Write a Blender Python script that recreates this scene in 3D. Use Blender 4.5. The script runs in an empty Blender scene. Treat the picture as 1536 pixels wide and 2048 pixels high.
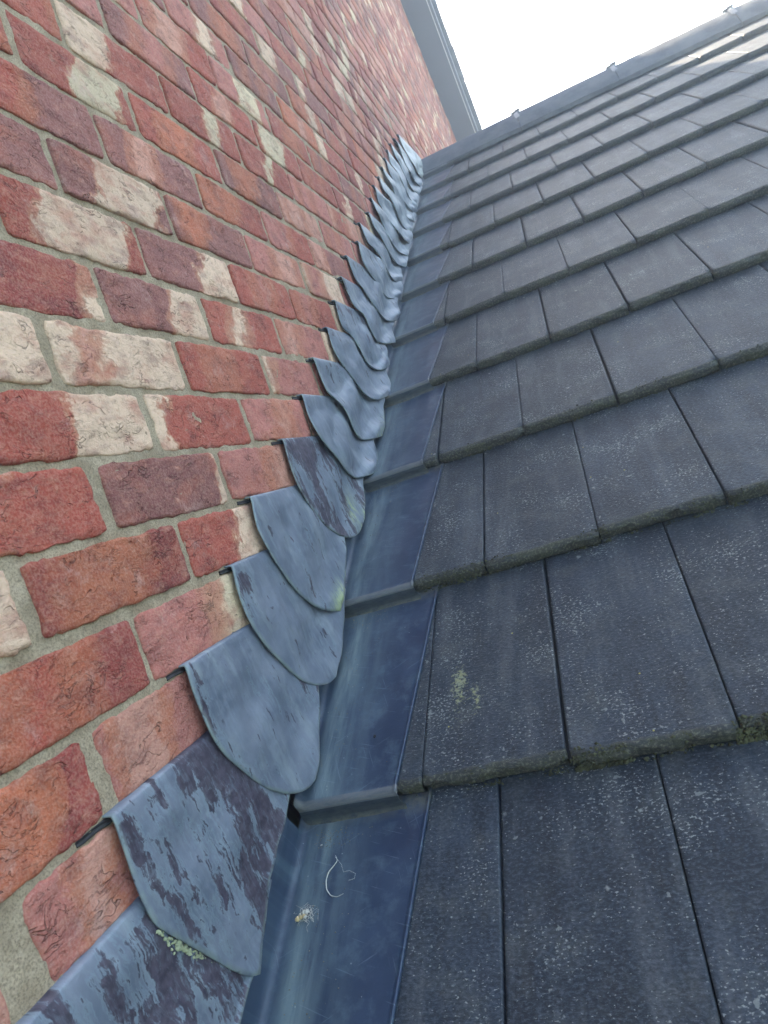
import bpy, math, random
import numpy as np
from mathutils import Vector, Matrix

sc = bpy.context.scene
col = sc.collection
R = math.radians
VEIL_HAZE = .032
rng = random.Random(7)

# ------------------------------------------------------------------ camera
cam_d = bpy.data.cameras.new("camera")
cam = bpy.data.objects.new("camera", cam_d); col.objects.link(cam); sc.camera = cam
RM = np.array([[0.89951702, 0.29232635, 0.32467589], [0.29583734, 0.13928723, -0.94502875], [-0.32148001, 0.9461207, 0.03881018]])
CAM = np.array([0.46063995, -0.54829906, -0.18728488])
M = Matrix([list(RM[i]) + [CAM[i]] for i in range(3)] + [[0, 0, 0, 1]])
cam.matrix_world = M
cam_d.sensor_fit = 'VERTICAL'; cam_d.sensor_height = 36; cam_d.lens = 1380.8 / 2048 * 36
cam_d.clip_start = 0.02; cam_d.clip_end = 2000
cam_d.dof.use_dof = True; cam_d.dof.focus_distance = 1.15; cam_d.dof.aperture_fstop = 18

# ------------------------------------------------------------------ light
SUN = np.array([-.9, 2.17, 2.405]); SUN = SUN / np.linalg.norm(SUN)
EL = math.asin(SUN[2]); AZ = math.atan2(SUN[0], SUN[1])
w = bpy.data.worlds.new("World"); sc.world = w; w.use_nodes = True
nt = w.node_tree; sky = nt.nodes.new('ShaderNodeTexSky'); sky.sky_type = 'NISHITA'; sky.sun_disc = False
sky.sun_elevation = EL; sky.sun_rotation = AZ; sky.air_density = 1.2; sky.dust_density = 2.0; sky.ozone_density = 1.0
nt.links.new(sky.outputs[0], nt.nodes['Background'].inputs[0]); nt.nodes['Background'].inputs[1].default_value = .065
sd = bpy.data.lights.new("sun", 'SUN'); sd.energy = 3.6; sd.angle = R(.5); sd.color = (1, .83, .60)
sun = bpy.data.objects.new("sun", sd); col.objects.link(sun)
sun.rotation_euler = Vector(SUN).to_track_quat('Z', 'Y').to_euler()
sc.cycles.volume_bounces = 4
sc.view_settings.view_transform = 'Standard'; sc.view_settings.look = 'None'
sc.view_settings.exposure = 3.22; sc.view_settings.gamma = 1

# ------------------------------------------------------------------ noise + mesh helpers
def _h(ix, iy, iz, s):
    n = (ix.astype(np.int64) * 374761393 + iy.astype(np.int64) * 668265263 + iz.astype(np.int64) * 2147483647 + s * 1274126177) & 0xffffffff
    n = ((n ^ (n >> 13)) * 1274126177) & 0xffffffff
    n = n ^ (n >> 16)
    return (n & 0xffff) / 32767.5 - 1
def noise(x, y, z=0., s=0):
    x, y, z = np.broadcast_arrays(np.asarray(x, float), np.asarray(y, float), np.asarray(z, float))
    i, j, k = np.floor(x), np.floor(y), np.floor(z)
    a, b, c = x - i, y - j, z - k
    a = a * a * (3 - 2 * a); b = b * b * (3 - 2 * b); c = c * c * (3 - 2 * c)
    r = 0
    for dx in (0, 1):
        for dy in (0, 1):
            for dz in (0, 1):
                r = r + _h(i + dx, j + dy, k + dz, s) * (a if dx else 1 - a) * (b if dy else 1 - b) * (c if dz else 1 - c)
    return r
def fbm(x, y, z=0., s=0, o=4):
    r = 0; a = .5
    for q in range(o):
        r = r + a * noise(np.asarray(x) * 2 ** q, np.asarray(y) * 2 ** q, np.asarray(z) * 2 ** q, s + q); a *= .5
    return r
def sstep(a, b, x):
    t = np.clip((x - a) / (b - a), 0, 1); return t * t * (3 - 2 * t)

class MB:
    """collects vertices, faces, uv per vertex, named per-vertex attributes"""
    def __init__(s): s.v = []; s.f = []; s.uv = []; s.at = {}; s.n = 0
    def add(s, V, F, UV=None, **at):
        V = np.asarray(V, float).reshape(-1, 3); m = len(V)
        s.v.append(V); s.f += [tuple(int(i) + s.n for i in f) for f in F]
        s.uv.append(np.zeros((m, 2)) if UV is None else np.asarray(UV, float).reshape(-1, 2))
        for k, a in at.items(): s.at.setdefault(k, []).append((s.n, m, np.asarray(a, float)))
        s.n += m
    def grid(s, P, UV=None, flip=False, **at):
        nu, nv = P.shape[:2]
        I = np.arange(nu * nv).reshape(nu, nv)
        q = np.stack([I[:-1, :-1], I[1:, :-1], I[1:, 1:], I[:-1, 1:]], -1).reshape(-1, 4)
        if flip: q = q[:, ::-1]
        s.add(P, q.tolist(), UV, **at)
    def box(s, lo, hi, UV=None):
        x0, y0, z0 = lo; x1, y1, z1 = hi
        V = [(x0, y0, z0), (x1, y0, z0), (x1, y1, z0), (x0, y1, z0), (x0, y0, z1), (x1, y0, z1), (x1, y1, z1), (x0, y1, z1)]
        s.add(V, [(0, 3, 2, 1), (4, 5, 6, 7), (0, 1, 5, 4), (1, 2, 6, 5), (2, 3, 7, 6), (3, 0, 4, 7)])
    def prism(s, poly, ax):
        """closed prism: poly list of 3d points, extruded by vector ax"""
        P = np.asarray(poly, float); n = len(P); V = np.vstack([P, P + np.asarray(ax)])
        F = [tuple(range(n))[::-1], tuple(range(n, 2 * n))] + [(i, (i + 1) % n, n + (i + 1) % n, n + i) for i in range(n)]
        s.add(V, F)
    def tube(s, pts, r, n=6):
        pts = [np.asarray(p, float) for p in pts]; rings = []
        for i, p in enumerate(pts):
            d = pts[min(i + 1, len(pts) - 1)] - pts[max(i - 1, 0)]; d /= np.linalg.norm(d) + 1e-12
            a = np.cross(d, [.3, .2, .9]); a /= np.linalg.norm(a); b = np.cross(d, a)
            rr = r[i] if hasattr(r, '__len__') else r
            rings.append([p + rr * (math.cos(t) * a + math.sin(t) * b) for t in np.linspace(0, 2 * math.pi, n + 1)])
        s.grid(np.array(rings))
    def blob(s, c, r, sq=1., seed=0, n=(7, 5)):
        th = np.linspace(0, 2 * math.pi, n[0] + 1)[:, None]; ph = np.linspace(.05, math.pi - .05, n[1])[None]
        x = np.sin(ph) * np.cos(th); y = np.sin(ph) * np.sin(th); z = np.cos(ph) + 0 * th
        k = 1 + .45 * noise(x * 1.7 + seed * 3.1, y * 1.7, z * 1.7, seed)
        P = np.stack([c[0] + r * x * k, c[1] + r * y * k, c[2] + r * z * k * sq], -1)
        s.grid(P)
    def build(s, name, mat, parent=None, smooth=True, loc=None):
        me = bpy.data.meshes.new(name); V = np.vstack(s.v)
        if loc is not None: V = V - np.asarray(loc)
        me.from_pydata(V.tolist() if len(V) < 10 else V, [], s.f)
        uvl = me.uv_layers.new(name="UVMap"); UV = np.vstack(s.uv)
        li = np.zeros(len(me.loops), np.int32); me.loops.foreach_get('vertex_index', li)
        uvl.data.foreach_set('uv', UV[li].astype(np.float32).ravel())
        for k, L in s.at.items():
            d = max(1 if a.ndim == 0 or a.shape == (m,) or (a.size == m and a.ndim < 2) or a.shape[-1] != 3 else 3 for _, m, a in L)
            if d == 1:
                arr = np.zeros(s.n, np.float32)
                for st, m, a in L: arr[st:st + m] = a if a.ndim == 0 else a.ravel()
                me.attributes.new(k, 'FLOAT', 'POINT').data.foreach_set('value', arr)
            else:
                arr = np.zeros((s.n, 3), np.float32)
                for st, m, a in L: arr[st:st + m] = a.reshape(-1, 3)
                me.attributes.new(k, 'FLOAT_VECTOR', 'POINT').data.foreach_set('vector', arr.ravel())
        if smooth: me.polygons.foreach_set('use_smooth', np.ones(len(me.polygons), bool))
        me.materials.append(mat); me.update()
        o = bpy.data.objects.new(name, me); col.objects.link(o)
        if loc is not None and parent is None: o.location = loc
        if parent is not None: o.parent = parent
        return o
def tag(o, label=None, cat=None, group=None, kind=None):
    if label: o['label'] = label
    if cat: o['category'] = cat
    if group: o['group'] = group
    if kind: o['kind'] = kind
    return o
def empty(name, loc=(0, 0, 0)):
    o = bpy.data.objects.new(name, None); o.empty_display_size = .05; col.objects.link(o); o.location = loc; return o

# ------------------------------------------------------------------ node helpers
class NT:
    def __init__(s, name):
        s.m = bpy.data.materials.new(name); s.m.use_nodes = True; s.t = s.m.node_tree
        s.b = s.t.nodes['Principled BSDF']
    def n(s, ty, ins=None, **kw):
        x = s.t.nodes.new(ty)
        for k, v in kw.items(): setattr(x, k, v)
        for k, v in (ins or {}).items(): s.set(x.inputs[k], v)
        return x
    def set(s, inp, v):
        if isinstance(v, bpy.types.NodeSocket): s.t.links.new(v, inp)
        elif isinstance(v, bpy.types.Node): s.t.links.new(v.outputs[0], inp)
        else:
            if isinstance(v, (tuple, list)) and inp.type == 'RGBA' and len(v) == 3: v = (*v, 1)
            inp.default_value = v
    def math(s, op, a, b=0., c=0., clamp=False):
        x = s.n('ShaderNodeMath', {0: a, 1: b, 2: c}, operation=op); x.use_clamp = clamp; return x.outputs[0]
    def vec(s, op, a, b=(0, 0, 0)):
        x = s.n('ShaderNodeVectorMath', {0: a}, operation=op)
        if op == 'SCALE': s.set(x.inputs['Scale'], b)
        else: s.set(x.inputs[1], b)
        return x.outputs[0]
    def noise(s, v, sc_, det=3, rough=.5, dist=0.):
        x = s.n('ShaderNodeTexNoise', {'Vector': v, 'Scale': sc_, 'Detail': det, 'Roughness': rough, 'Distortion': dist}); return x.outputs['Fac']
    def vor(s, v, sc_, feat='F1', rnd=1.):
        x = s.n('ShaderNodeTexVoronoi', {'Vector': v, 'Scale': sc_, 'Randomness': rnd}, feature=feat); return x
    def ramp(s, f, a, b, lo=0., hi=1.):
        x = s.n('ShaderNodeMapRange', {'Value': f, 'From Min': a, 'From Max': b, 'To Min': lo, 'To Max': hi}); x.interpolation_type = 'SMOOTHSTEP' if lo == 0 and hi == 1 else 'LINEAR'; return x.outputs[0]
    def mix(s, f, a, b, mode='MIX'):
        x = s.n('ShaderNodeMix', data_type='RGBA', blend_type=mode); s.set(x.inputs[0], f); s.set(x.inputs[6], a); s.set(x.inputs[7], b); return x.outputs[2]
    def attr(s, nm, vec=False):
        x = s.n('ShaderNodeAttribute', attribute_name=nm); return x.outputs['Vector' if vec else 'Fac']
    def xyz(s, v):
        x = s.n('ShaderNodeSeparateXYZ', {0: v}); return x.outputs
    def comb(s, a, b, c=0.): return s.n('ShaderNodeCombineXYZ', {0: a, 1: b, 2: c}).outputs[0]
    def bump(s, h, st, d, nrm=None):
        x = s.n('ShaderNodeBump', {'Strength': st, 'Distance': d, 'Height': h})
        if nrm is not None: s.set(x.inputs['Normal'], nrm)
        return x.outputs[0]
    def fin(s, colr, rough=.7, nrm=None, metal=None, spec=None):
        s.set(s.b.inputs['Base Color'], colr); s.set(s.b.inputs['Roughness'], rough)
        if nrm is not None: s.set(s.b.inputs['Normal'], nrm)
        if metal is not None: s.set(s.b.inputs['Metallic'], metal)
        if spec is not None: s.set(s.b.inputs['Specular IOR Level'], spec)
        return s.m
def plain(name, c, rough=.6, metal=0., bs=60, bd=.001, var=.25):
    t = NT(name); P = t.n('ShaderNodeTexCoord').outputs['Object']
    f = t.noise(P, bs, 4); k = t.ramp(t.noise(P, bs * .22, 4), .3, .7)
    cc = t.mix(k, tuple(x * (1 - var) for x in c), tuple(x * (1 + var) for x in c))
    return t.fin(cc, rough, t.bump(f, .5, bd), metal)

# ------------------------------------------------------------------ materials
def brick_material():
    t = NT('brick'); P = t.n('ShaderNodeTexCoord').outputs['Object']; UV = t.n('ShaderNodeUVMap').outputs[0]
    ca, cb, bn, sd_ = t.attr('ca', 1), t.attr('cb', 1), t.attr('bn', 1), t.attr('sd')
    Q = t.vec('ADD', P, t.comb(t.math('MULTIPLY', sd_, 7.), t.math('MULTIPLY', sd_, 3.), 0.))
    Q2 = t.vec('MULTIPLY', Q, (1, 1, 1.8))
    b = t.xyz(bn); uv = t.xyz(UV)
    n0 = t.noise(Q, 22, 4, .6); n1 = t.noise(Q, 70, 4, .65)
    u = t.math('ADD', uv[0], t.math('MULTIPLY', t.math('SUBTRACT', n0, .5), .42))
    u = t.math('ADD', u, t.math('MULTIPLY', t.math('SUBTRACT', n1, .5), .16))
    u = t.math('ADD', u, t.math('MULTIPLY', t.math('SUBTRACT', uv[1], .5), -.10))
    def edge(e): 
        x = t.math('SUBTRACT', u, e); x = t.math('DIVIDE', x, b[2]); return t.math('ADD', x, .5, clamp=True)
    m = t.math('MULTIPLY', edge(b[0]), t.math('SUBTRACT', 1., edge(b[1])))
    c = t.mix(m, ca, cb)
    rim = t.math('MULTIPLY', t.math('MULTIPLY', m, t.math('SUBTRACT', 1., m)), 2.4)
    c = t.mix(rim, c, (.43, .13, .055))
    n2 = t.noise(t.vec('ADD', Q2, (5, 3, 1)), 30, 5, .62)
    c = t.mix(t.ramp(n2, .50, .66, 0, .8), c, t.mix(.55, c, (.13, .032, .034)))
    c = t.mix(t.ramp(t.noise(t.vec('ADD', Q2, (8, 1, 6)), 16, 3, .6), .52, .70, 0, .5), c, (.42, .115, .065))
    n3 = t.noise(t.vec('ADD', Q2, (2, 9, 4)), 46, 5, .7)
    c = t.mix(t.ramp(n3, .54, .70, 0, .6), c, (.52, .23, .15))
    c = t.mix(t.ramp(t.noise(t.vec('ADD', Q, (4, 7, 9)), 24, 6, .75), .57, .70, 0, .45), c, (.56, .36, .30))
    # creased drag face: short dark wrinkles
    W = t.vec('ADD', Q, t.vec('SCALE', t.n('ShaderNodeTexNoise', {'Vector': Q, 'Scale': 20., 'Detail': 3.}).outputs['Color'], .05))
    W = t.vec('MULTIPLY', W, (1, .8, 2.3))
    def wr(off, sc_, wd, g_sc, g0, g1):
        q = t.vec('ADD', W, off); r_ = t.math('ABSOLUTE', t.math('SUBTRACT', t.noise(q, sc_, 3, .6), .5))
        ln = t.math('SUBTRACT', 1., t.ramp(r_, .0, wd))
        return t.math('MULTIPLY', ln, t.ramp(t.noise(t.vec('ADD', Q, off), g_sc, 3, .6), g0, g1))
    cr = wr((1, 2, 3), 60, .020, 30, .50, .64)
    cr2 = wr((7, 2, 5), 19, .010, 24, .52, .60)
    crk = t.math('MAXIMUM', t.math('MULTIPLY', cr, .6), cr2)
    c = t.mix(t.math('MULTIPLY', crk, .5), c, t.mix(.82, c, (.07, .018, .014)))
    # mortar smears and pale bloom
    n4 = t.noise(t.vec('MULTIPLY', t.vec('ADD', P, (4, 4, 4)), (1, 1.2, .8)), 26, 6, .72)
    c = t.mix(t.ramp(n4, .60, .78, 0, .6), c, (.48, .37, .28))
    g = t.noise(P, 420, 2, .6)
    c = t.mix(t.ramp(g, .42, .62, 0, .45), c, t.mix(.35, c, (.8, .55, .42)))
    c = t.mix(t.ramp(t.noise(Q, 190, 3, .7), .53, .66, 0, .45), c, t.mix(.5, c, (.12, .03, .02)))
    h = t.math('ADD', t.math('MULTIPLY', n1, .5), t.math('MULTIPLY', g, .22))
    h = t.math('SUBTRACT', h, t.math('MULTIPLY', crk, 1.0))
    h = t.math('ADD', h, t.math('MULTIPLY', t.noise(W, 90, 4, .7), .7))
    return t.fin(c, .85, t.bump(h, .9, .0028), spec=.3)
def mortar_material():
    t = NT('mortar'); P = t.n('ShaderNodeTexCoord').outputs['Object']
    a = t.noise(P, 30, 4, .6); g = t.noise(P, 520, 3, .7); v = t.vor(P, 380).outputs['Distance']
    c = t.mix(t.ramp(a, .3, .7), (.34, .262, .17), (.51, .405, .275))
    c = t.mix(t.ramp(g, .45, .62, 0, .6), c, (.14, .11, .07))
    c = t.mix(t.ramp(v, .0, .22, .35, 0), c, (.56, .48, .38))
    h = t.math('ADD', t.math('MULTIPLY', g, .6), t.math('MULTIPLY', t.noise(P, 140, 4), 1.))
    return t.fin(c, .95, t.bump(h, .8, .002), spec=.15)
def tile_material():
    t = NT('concrete_tile'); UV = t.n('ShaderNodeUVMap').outputs[0]
    sd_, no, li, mo = t.attr('sd'), t.attr('nose'), t.attr('lich'), t.attr('grime')
    Q = t.vec('ADD', UV, t.comb(t.math('MULTIPLY', sd_, 11.), t.math('MULTIPLY', sd_, 5.), 0.))
    tone = t.n('ShaderNodeMix', {0: t.ramp(t.noise(Q, 9, 4, .6), .3, .7)}, data_type='RGBA'); t.set(tone.inputs[6], (.013, .0195, .029, 1)); t.set(tone.inputs[7], (.028, .038, .053, 1))
    c = t.mix(1., tone.outputs[2], t.comb(*[t.math('MULTIPLY_ADD', t.math('FRACT', t.math('MULTIPLY', sd_, q)), .5, .72) for q in (9.7, 9.7, 9.7)]), 'MULTIPLY')
    st = t.noise(t.vec('MULTIPLY', Q, (26, 3.0, 1)), 1., 4, .6)
    c = t.mix(t.ramp(st, .50, .62, 0, .7), c, (.014, .017, .024))
    c = t.mix(t.ramp(st, .48, .36, 0, .5), c, (.085, .092, .098))
    bl = t.noise(t.vec('ADD', Q, (4, 1, 2)), 19, 5, .7)
    c = t.mix(t.ramp(bl, .50, .66, 0, .5), c, (.075, .080, .075))
    c = t.mix(t.ramp(bl, .46, .34, 0, .5), c, (.016, .019, .026))
    g = t.noise(t.vec('MULTIPLY', Q, (190, 340, 1)), 1., 4, .75)
    c = t.mix(t.ramp(g, .50, .66, 0, .5), c, (.125, .145, .165))
    c = t.mix(t.ramp(g, .49, .36, 0, .6), c, (.008, .011, .016))
    dens = t.noise(Q, 13, 3)
    nz1 = t.noise(t.vec('MULTIPLY', Q, (1, 1.7, 1)), 260, 2, .6)
    s1 = t.ramp(t.math('ADD', nz1, t.math('MULTIPLY', t.math('SUBTRACT', dens, .5), .35)), .635, .68)
    c = t.mix(t.math('MULTIPLY', s1, .8), c, (.30, .32, .30))
    nz2 = t.noise(Q, 110, 2, .6)
    c = t.mix(t.math('MULTIPLY', t.ramp(t.math('ADD', nz2, t.math('MULTIPLY', t.math('SUBTRACT', dens, .5), .3)), .68, .72), .6), c, (.26, .28, .26))
    v2 = t.vor(t.vec('ADD', Q, t.vec('SCALE', t.n('ShaderNodeTexNoise', {'Vector': Q, 'Scale': 200.}).outputs['Color'], .004)), 42); r2 = t.xyz(v2.outputs['Color'])
    s2 = t.math('MULTIPLY', t.ramp(v2.outputs['Distance'], .17, .07), t.math('GREATER_THAN', t.math('ADD', r2[0], t.math('MULTIPLY', no, .25)), .93))
    c = t.mix(t.math('MULTIPLY', s2, .6), c, (.33, .34, .31))
    # yellow-green lichen
    v3 = t.vor(Q, 210); ln = t.noise(Q, 75, 4, .7); r3 = t.xyz(v3.outputs['Color'])
    lf = t.noise(Q, 230, 3, .7)
    lm = t.ramp(t.math('ADD', t.math('MULTIPLY', li, .34), t.math('MULTIPLY_ADD', ln, .35, t.math('MULTIPLY', lf, .65))), .69, .80)
    c = t.mix(t.math('MULTIPLY', lm, t.ramp(li, .02, .3)), c, t.mix(r3[1], (.26, .26, .12), (.22, .24, .17)))
    yl = t.math('MULTIPLY', t.ramp(t.vor(t.vec('ADD', Q, (3, 3, 3)), 60).outputs['Distance'], .1, .05), t.math('GREATER_THAN', t.xyz(t.vor(t.vec('ADD', Q, (3, 3, 3)), 60).outputs['Color'])[0], .975))
    c = t.mix(t.math('MULTIPLY', yl, .8), c, (.42, .38, .06))
    # grime and algae on the nose
    gn = t.noise(Q, 48, 5, .7)
    gm = t.ramp(t.math('ADD', no, t.math('MULTIPLY', t.math('SUBTRACT', gn, .5), 1.5)), .45, .85)
    gc = t.mix(t.ramp(t.noise(Q, 30, 4), .4, .65), (.038, .039, .037), (.055, .057, .038))
    gc = t.mix(t.ramp(t.noise(Q, 260, 3, .7),   .50, .62, 0, .7), gc, (.17, .165, .12))
    c = t.mix(t.math('MULTIPLY', gm, mo), c, gc)
    h = t.math('ADD', t.math('MULTIPLY', g, 1.), t.math('MULTIPLY', t.noise(Q, 180, 4, .7), 1.2))
    h = t.math('ADD', h, t.math('MULTIPLY', s2, .5))
    return t.fin(c, t.ramp(g, .3, .7, .52, .70), t.bump(h, .7, .0016), spec=.36)
def lead_material():
    t = NT('lead'); UV = t.n('ShaderNodeUVMap').outputs[0]; pd, ed, wt = t.attr('pd'), t.attr('ed'), t.attr('wt')
    rnd = t.n('ShaderNodeObjectInfo').outputs['Random']
    Q = t.vec('ADD', UV, t.comb(t.math('MULTIPLY', rnd, 13.), t.math('MULTIPLY', rnd, 7.), 0.))
    # streaks run down the sheet (v), slightly slanted
    u = t.xyz(Q); S = t.comb(t.math('ADD', u[0], t.math('MULTIPLY', u[1], .08)), t.math('MULTIPLY', u[1], .24), 0.)
    S = t.vec('ADD', S, t.vec('SCALE', t.n('ShaderNodeTexNoise', {'Vector': Q, 'Scale': 60., 'Detail': 4.}).outputs['Color'], .010))
    big = t.noise(Q, 16, 3, .6)
    c = t.mix(t.ramp(big, .3, .7), (.12, .145, .185), (.20, .225, .27))
    f = t.noise(t.vec('MULTIPLY', S, (1, .6, 1)), 90, 5, .65)
    c = t.mix(t.ramp(f, .5, .68, 0, .35), c, (.28, .32, .37))
    c = t.mix(t.ramp(t.noise(t.vec('ADD', S, (2, 2, 2)), 40, 4, .65), .52, .70, 0, .5), c, (.30, .35, .36))
    pn = t.noise(t.vec('ADD', S, (9, 4, 1)), 42, 5, .68)
    edg = t.math('ADD', t.math('MULTIPLY_ADD', t.noise(S, 330, 3, .7), .12, t.math('SUBTRACT', pn, .06)), t.math('MULTIPLY', t.math('SUBTRACT', pd, .5), .5))
    pm = t.math('MULTIPLY', t.ramp(edg, .55, .60), t.ramp(t.noise(S, 260, 3, .7), .30, .50, .55, 1))
    halo = t.math('SUBTRACT', t.ramp(edg, .50, .56), pm, clamp=True)
    c = t.mix(t.math('MULTIPLY', halo, .35), c, (.25, .33, .36))
    dk = t.mix(t.ramp(t.noise(Q, 120, 3), .35, .65), (.050, .040, .056), (.088, .072, .096))
    c = t.mix(t.math('MULTIPLY', pm, .96), c, dk)
    c = t.mix(wt, c, t.mix(t.ramp(t.noise(S, 70, 4, .7), .4, .65), (.30, .34, .36), (.42, .45, .43)))
    c = t.mix(t.math('MULTIPLY', ed, t.ramp(t.noise(Q, 70, 3), .3, .6)), c, (.26, .31, .29))
    nk = t.noise(t.vec('ADD', S, (3, 8, 2)), 120, 2, .5); ng = t.noise(t.vec('ADD', Q, (3, 3, 3)), 30, 2)
    nm = t.math('MULTIPLY', t.ramp(nk, .66, .69), t.ramp(ng, .50, .56))
    c = t.mix(t.math('MULTIPLY', nm, .85), c, (.045, .038, .055))
    gr = t.attr('green'); c = t.mix(t.math('MULTIPLY', gr, t.ramp(t.noise(S, 110, 4, .7), .42, .6)), c, (.34, .40, .22))
    sc1 = t.noise(t.vec('MULTIPLY', S, (1, 6, 1)), 240, 2)
    h = t.math('ADD', t.math('MULTIPLY', t.noise(Q, 35, 3), 1.), t.math('MULTIPLY', sc1, .08))
    h = t.math('SUBTRACT', h, t.math('MULTIPLY', pm, .05))
    return t.fin(c, t.ramp(pm, 0, 1, .52, .56), t.bump(h, .6, .004), .25, .45)
def soaker_material():
    t = NT('blue_grey_metal'); UV = t.n('ShaderNodeUVMap').outputs[0]; dz, kf, gm = t.attr('dust'), t.attr('kick'), t.attr('grime')
    rnd = t.n('ShaderNodeObjectInfo').outputs['Random']
    Q = t.vec('ADD', UV, t.comb(t.math('MULTIPLY', rnd, 3.), t.math('MULTIPLY', rnd, 7.), 0.))
    a = t.noise(Q, 14, 4, .6)
    c = t.mix(t.ramp(a, .3, .7), (.014, .028, .060), (.026, .046, .084))
    st = t.noise(t.vec('MULTIPLY', Q, (60, 7, 1)), 1., 5, .65)
    c = t.mix(t.math('MULTIPLY', dz, t.ramp(st, .36, .6, .25, 1.)), c, (.15, .20, .205))
    c = t.mix(t.ramp(t.noise(t.vec('ADD', Q, (5, 5, 5)), 26, 5, .72), .50, .68, 0, .5), c, (.09, .135, .165))
    # fine scratches in a few directions
    m = 0.
    for ang, s1, s2, th in ((.35, 16, 420, .665), (-.5, 14, 380, .68), (1.2, 12, 420, .685)):
        rr = t.n('ShaderNodeMapping', {'Vector': Q, 'Rotation': (0, 0, ang)}).outputs[0]
        q = t.noise(t.vec('MULTIPLY', rr, (s1, s2, 1)), 1., 2, .5)
        m = t.math('MAXIMUM', m, t.ramp(q, th, th + .05))
    c = t.mix(t.math('MULTIPLY', m, .2), c, (.24, .30, .34))
    v = t.vor(Q, 130); r = t.xyz(v.outputs['Color'])
    sp = t.math('MULTIPLY', t.math('LESS_THAN', v.outputs['Distance'], .09), t.math('GREATER_THAN', r[0], .9))
    c = t.mix(t.math('MULTIPLY', sp, .6), c, (.33, .36, .34))
    gk = t.noise(t.vec('MULTIPLY', Q, (1, 3, 1)), 60, 5, .7)
    c = t.mix(t.math('MULTIPLY', t.ramp(kf, .93, .98), .8), c, t.mix(t.ramp(gk, .4, .6), (.012, .018, .028), (.035, .042, .045)))  # kick face darkened in the colour as its shaded side
    c = t.mix(t.math('MULTIPLY', t.math('MULTIPLY', t.ramp(kf, .15, .5), t.math('SUBTRACT', 1., t.ramp(kf, .92, .97))), t.ramp(gk, .3, .6, .35, .9)), c, (.15, .15, .145))  # pale line painted as the highlight along the kick's top bend
    c = t.mix(t.math('MULTIPLY', gm, t.ramp(t.noise(Q, 90, 5, .7), .3, .6)), c, (.15, .14, .10))
    h = t.math('ADD', t.noise(Q, 24, 3), t.math('MULTIPLY', t.noise(Q, 500, 2), .06))
    rg = t.math('ADD', t.ramp(a, .3, .7, .34, .52), t.math('MULTIPLY', dz, .2))
    return t.fin(c, rg, t.bump(h, .35, .003), .0, .5)

M_brick = brick_material(); M_mortar = mortar_material(); M_tile = tile_material(); M_lead = lead_material(); M_soak = soaker_material()
M_dark = plain('slot_hole_black', (.012, .012, .014), .55)  # black standing for the shade in the flashing slots and nail hole
M_ridge = None
def ridge_material():
    t = NT('ridge_concrete'); P = t.n('ShaderNodeTexCoord').outputs['Object']
    c = t.mix(t.ramp(t.noise(P, 9, 5, .65), .3, .7), (.10, .11, .13), (.17, .18, .195))
    c = t.mix(t.ramp(t.noise(P, 160, 3, .7), .52, .72, 0, .5), c, (.17, .175, .18))
    return t.fin(c, .9, t.bump(t.noise(P, 300, 3), .7, .002), spec=.2)
M_ridge = ridge_material()
M_steel = plain('clip_steel', (.22, .23, .25), .5, .5, 80, .0004, .15)
M_felt = plain('underlay_felt', (.012, .012, .013), .9)
M_board = plain('painted_board', (.075, .088, .125), .5, 0, 12, .0006, .08)
M_bead = plain('pale_trim', (.55, .57, .60), .5, 0, 40, .0003, .1)
M_ground = plain('grass_ground', (.06, .09, .03), .95, 0, 1.5, .02, .4)
M_moss = plain('moss', (.062, .064, .032), .95, 0, 300, .0015, .6)
M_crumb = plain('dried_crumbs', (.22, .19, .13), .9, 0, 300, .0015, .3)
M_silk = plain('pale_silk', (.55, .52, .44), .8, 0, 300, .0005, .2)
M_shell = plain('amber_husk', (.62, .46, .22), .4, 0, 200, .0005, .3)
M_fibre = plain('pale_fibre', (.50, .50, .42), .7, 0, 200, .0003, .1)

# ------------------------------------------------------------------ layout numbers
TH = R(31.0676); CT, ST = math.cos(TH), math.sin(TH)
OY, OZ = 0.14690314, -0.51736055         # nose plane at v = 0
G, TW, TX0, TT = .335, .16647, .24274, .0215
UPV = np.array([0, CT, ST]); NRM = np.array([0, -ST, CT])
def RP(X, s, h):
    """point on the roof: X along the eaves, s metres up the slope, h metres off the nose plane"""
    X, s, h = np.broadcast_arrays(np.asarray(X, float), np.asarray(s, float), np.asarray(h, float))
    return np.stack([X, OY + s * CT - h * ST, OZ + s * ST + h * CT], -1)
def edge_x(t): return .130 + .034 * t     # soaker outer edge inside a course, t = 0 at its nose
VY0, VZ0, VS = 5.57, 2.93, -.765          # verge line on the wall
APY = 2.2; APZ = VZ0 + VS * (APY - VY0)
def verge_z(y): return np.where(np.asarray(y) > APY, VZ0 + VS * (np.asarray(y) - VY0), APZ + .765 * (np.asarray(y) - APY))
def roofline_z(y): return OZ + (y - OY) * math.tan(TH)

# ------------------------------------------------------------------ ground
g = MB(); g.grid(np.array([[[x, y, -3.6] for y in np.linspace(-70, 70, 13)] for x in np.linspace(-70, 70, 13)]), flip=False)
tag(g.build('ground', M_ground), kind='structure')

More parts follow.
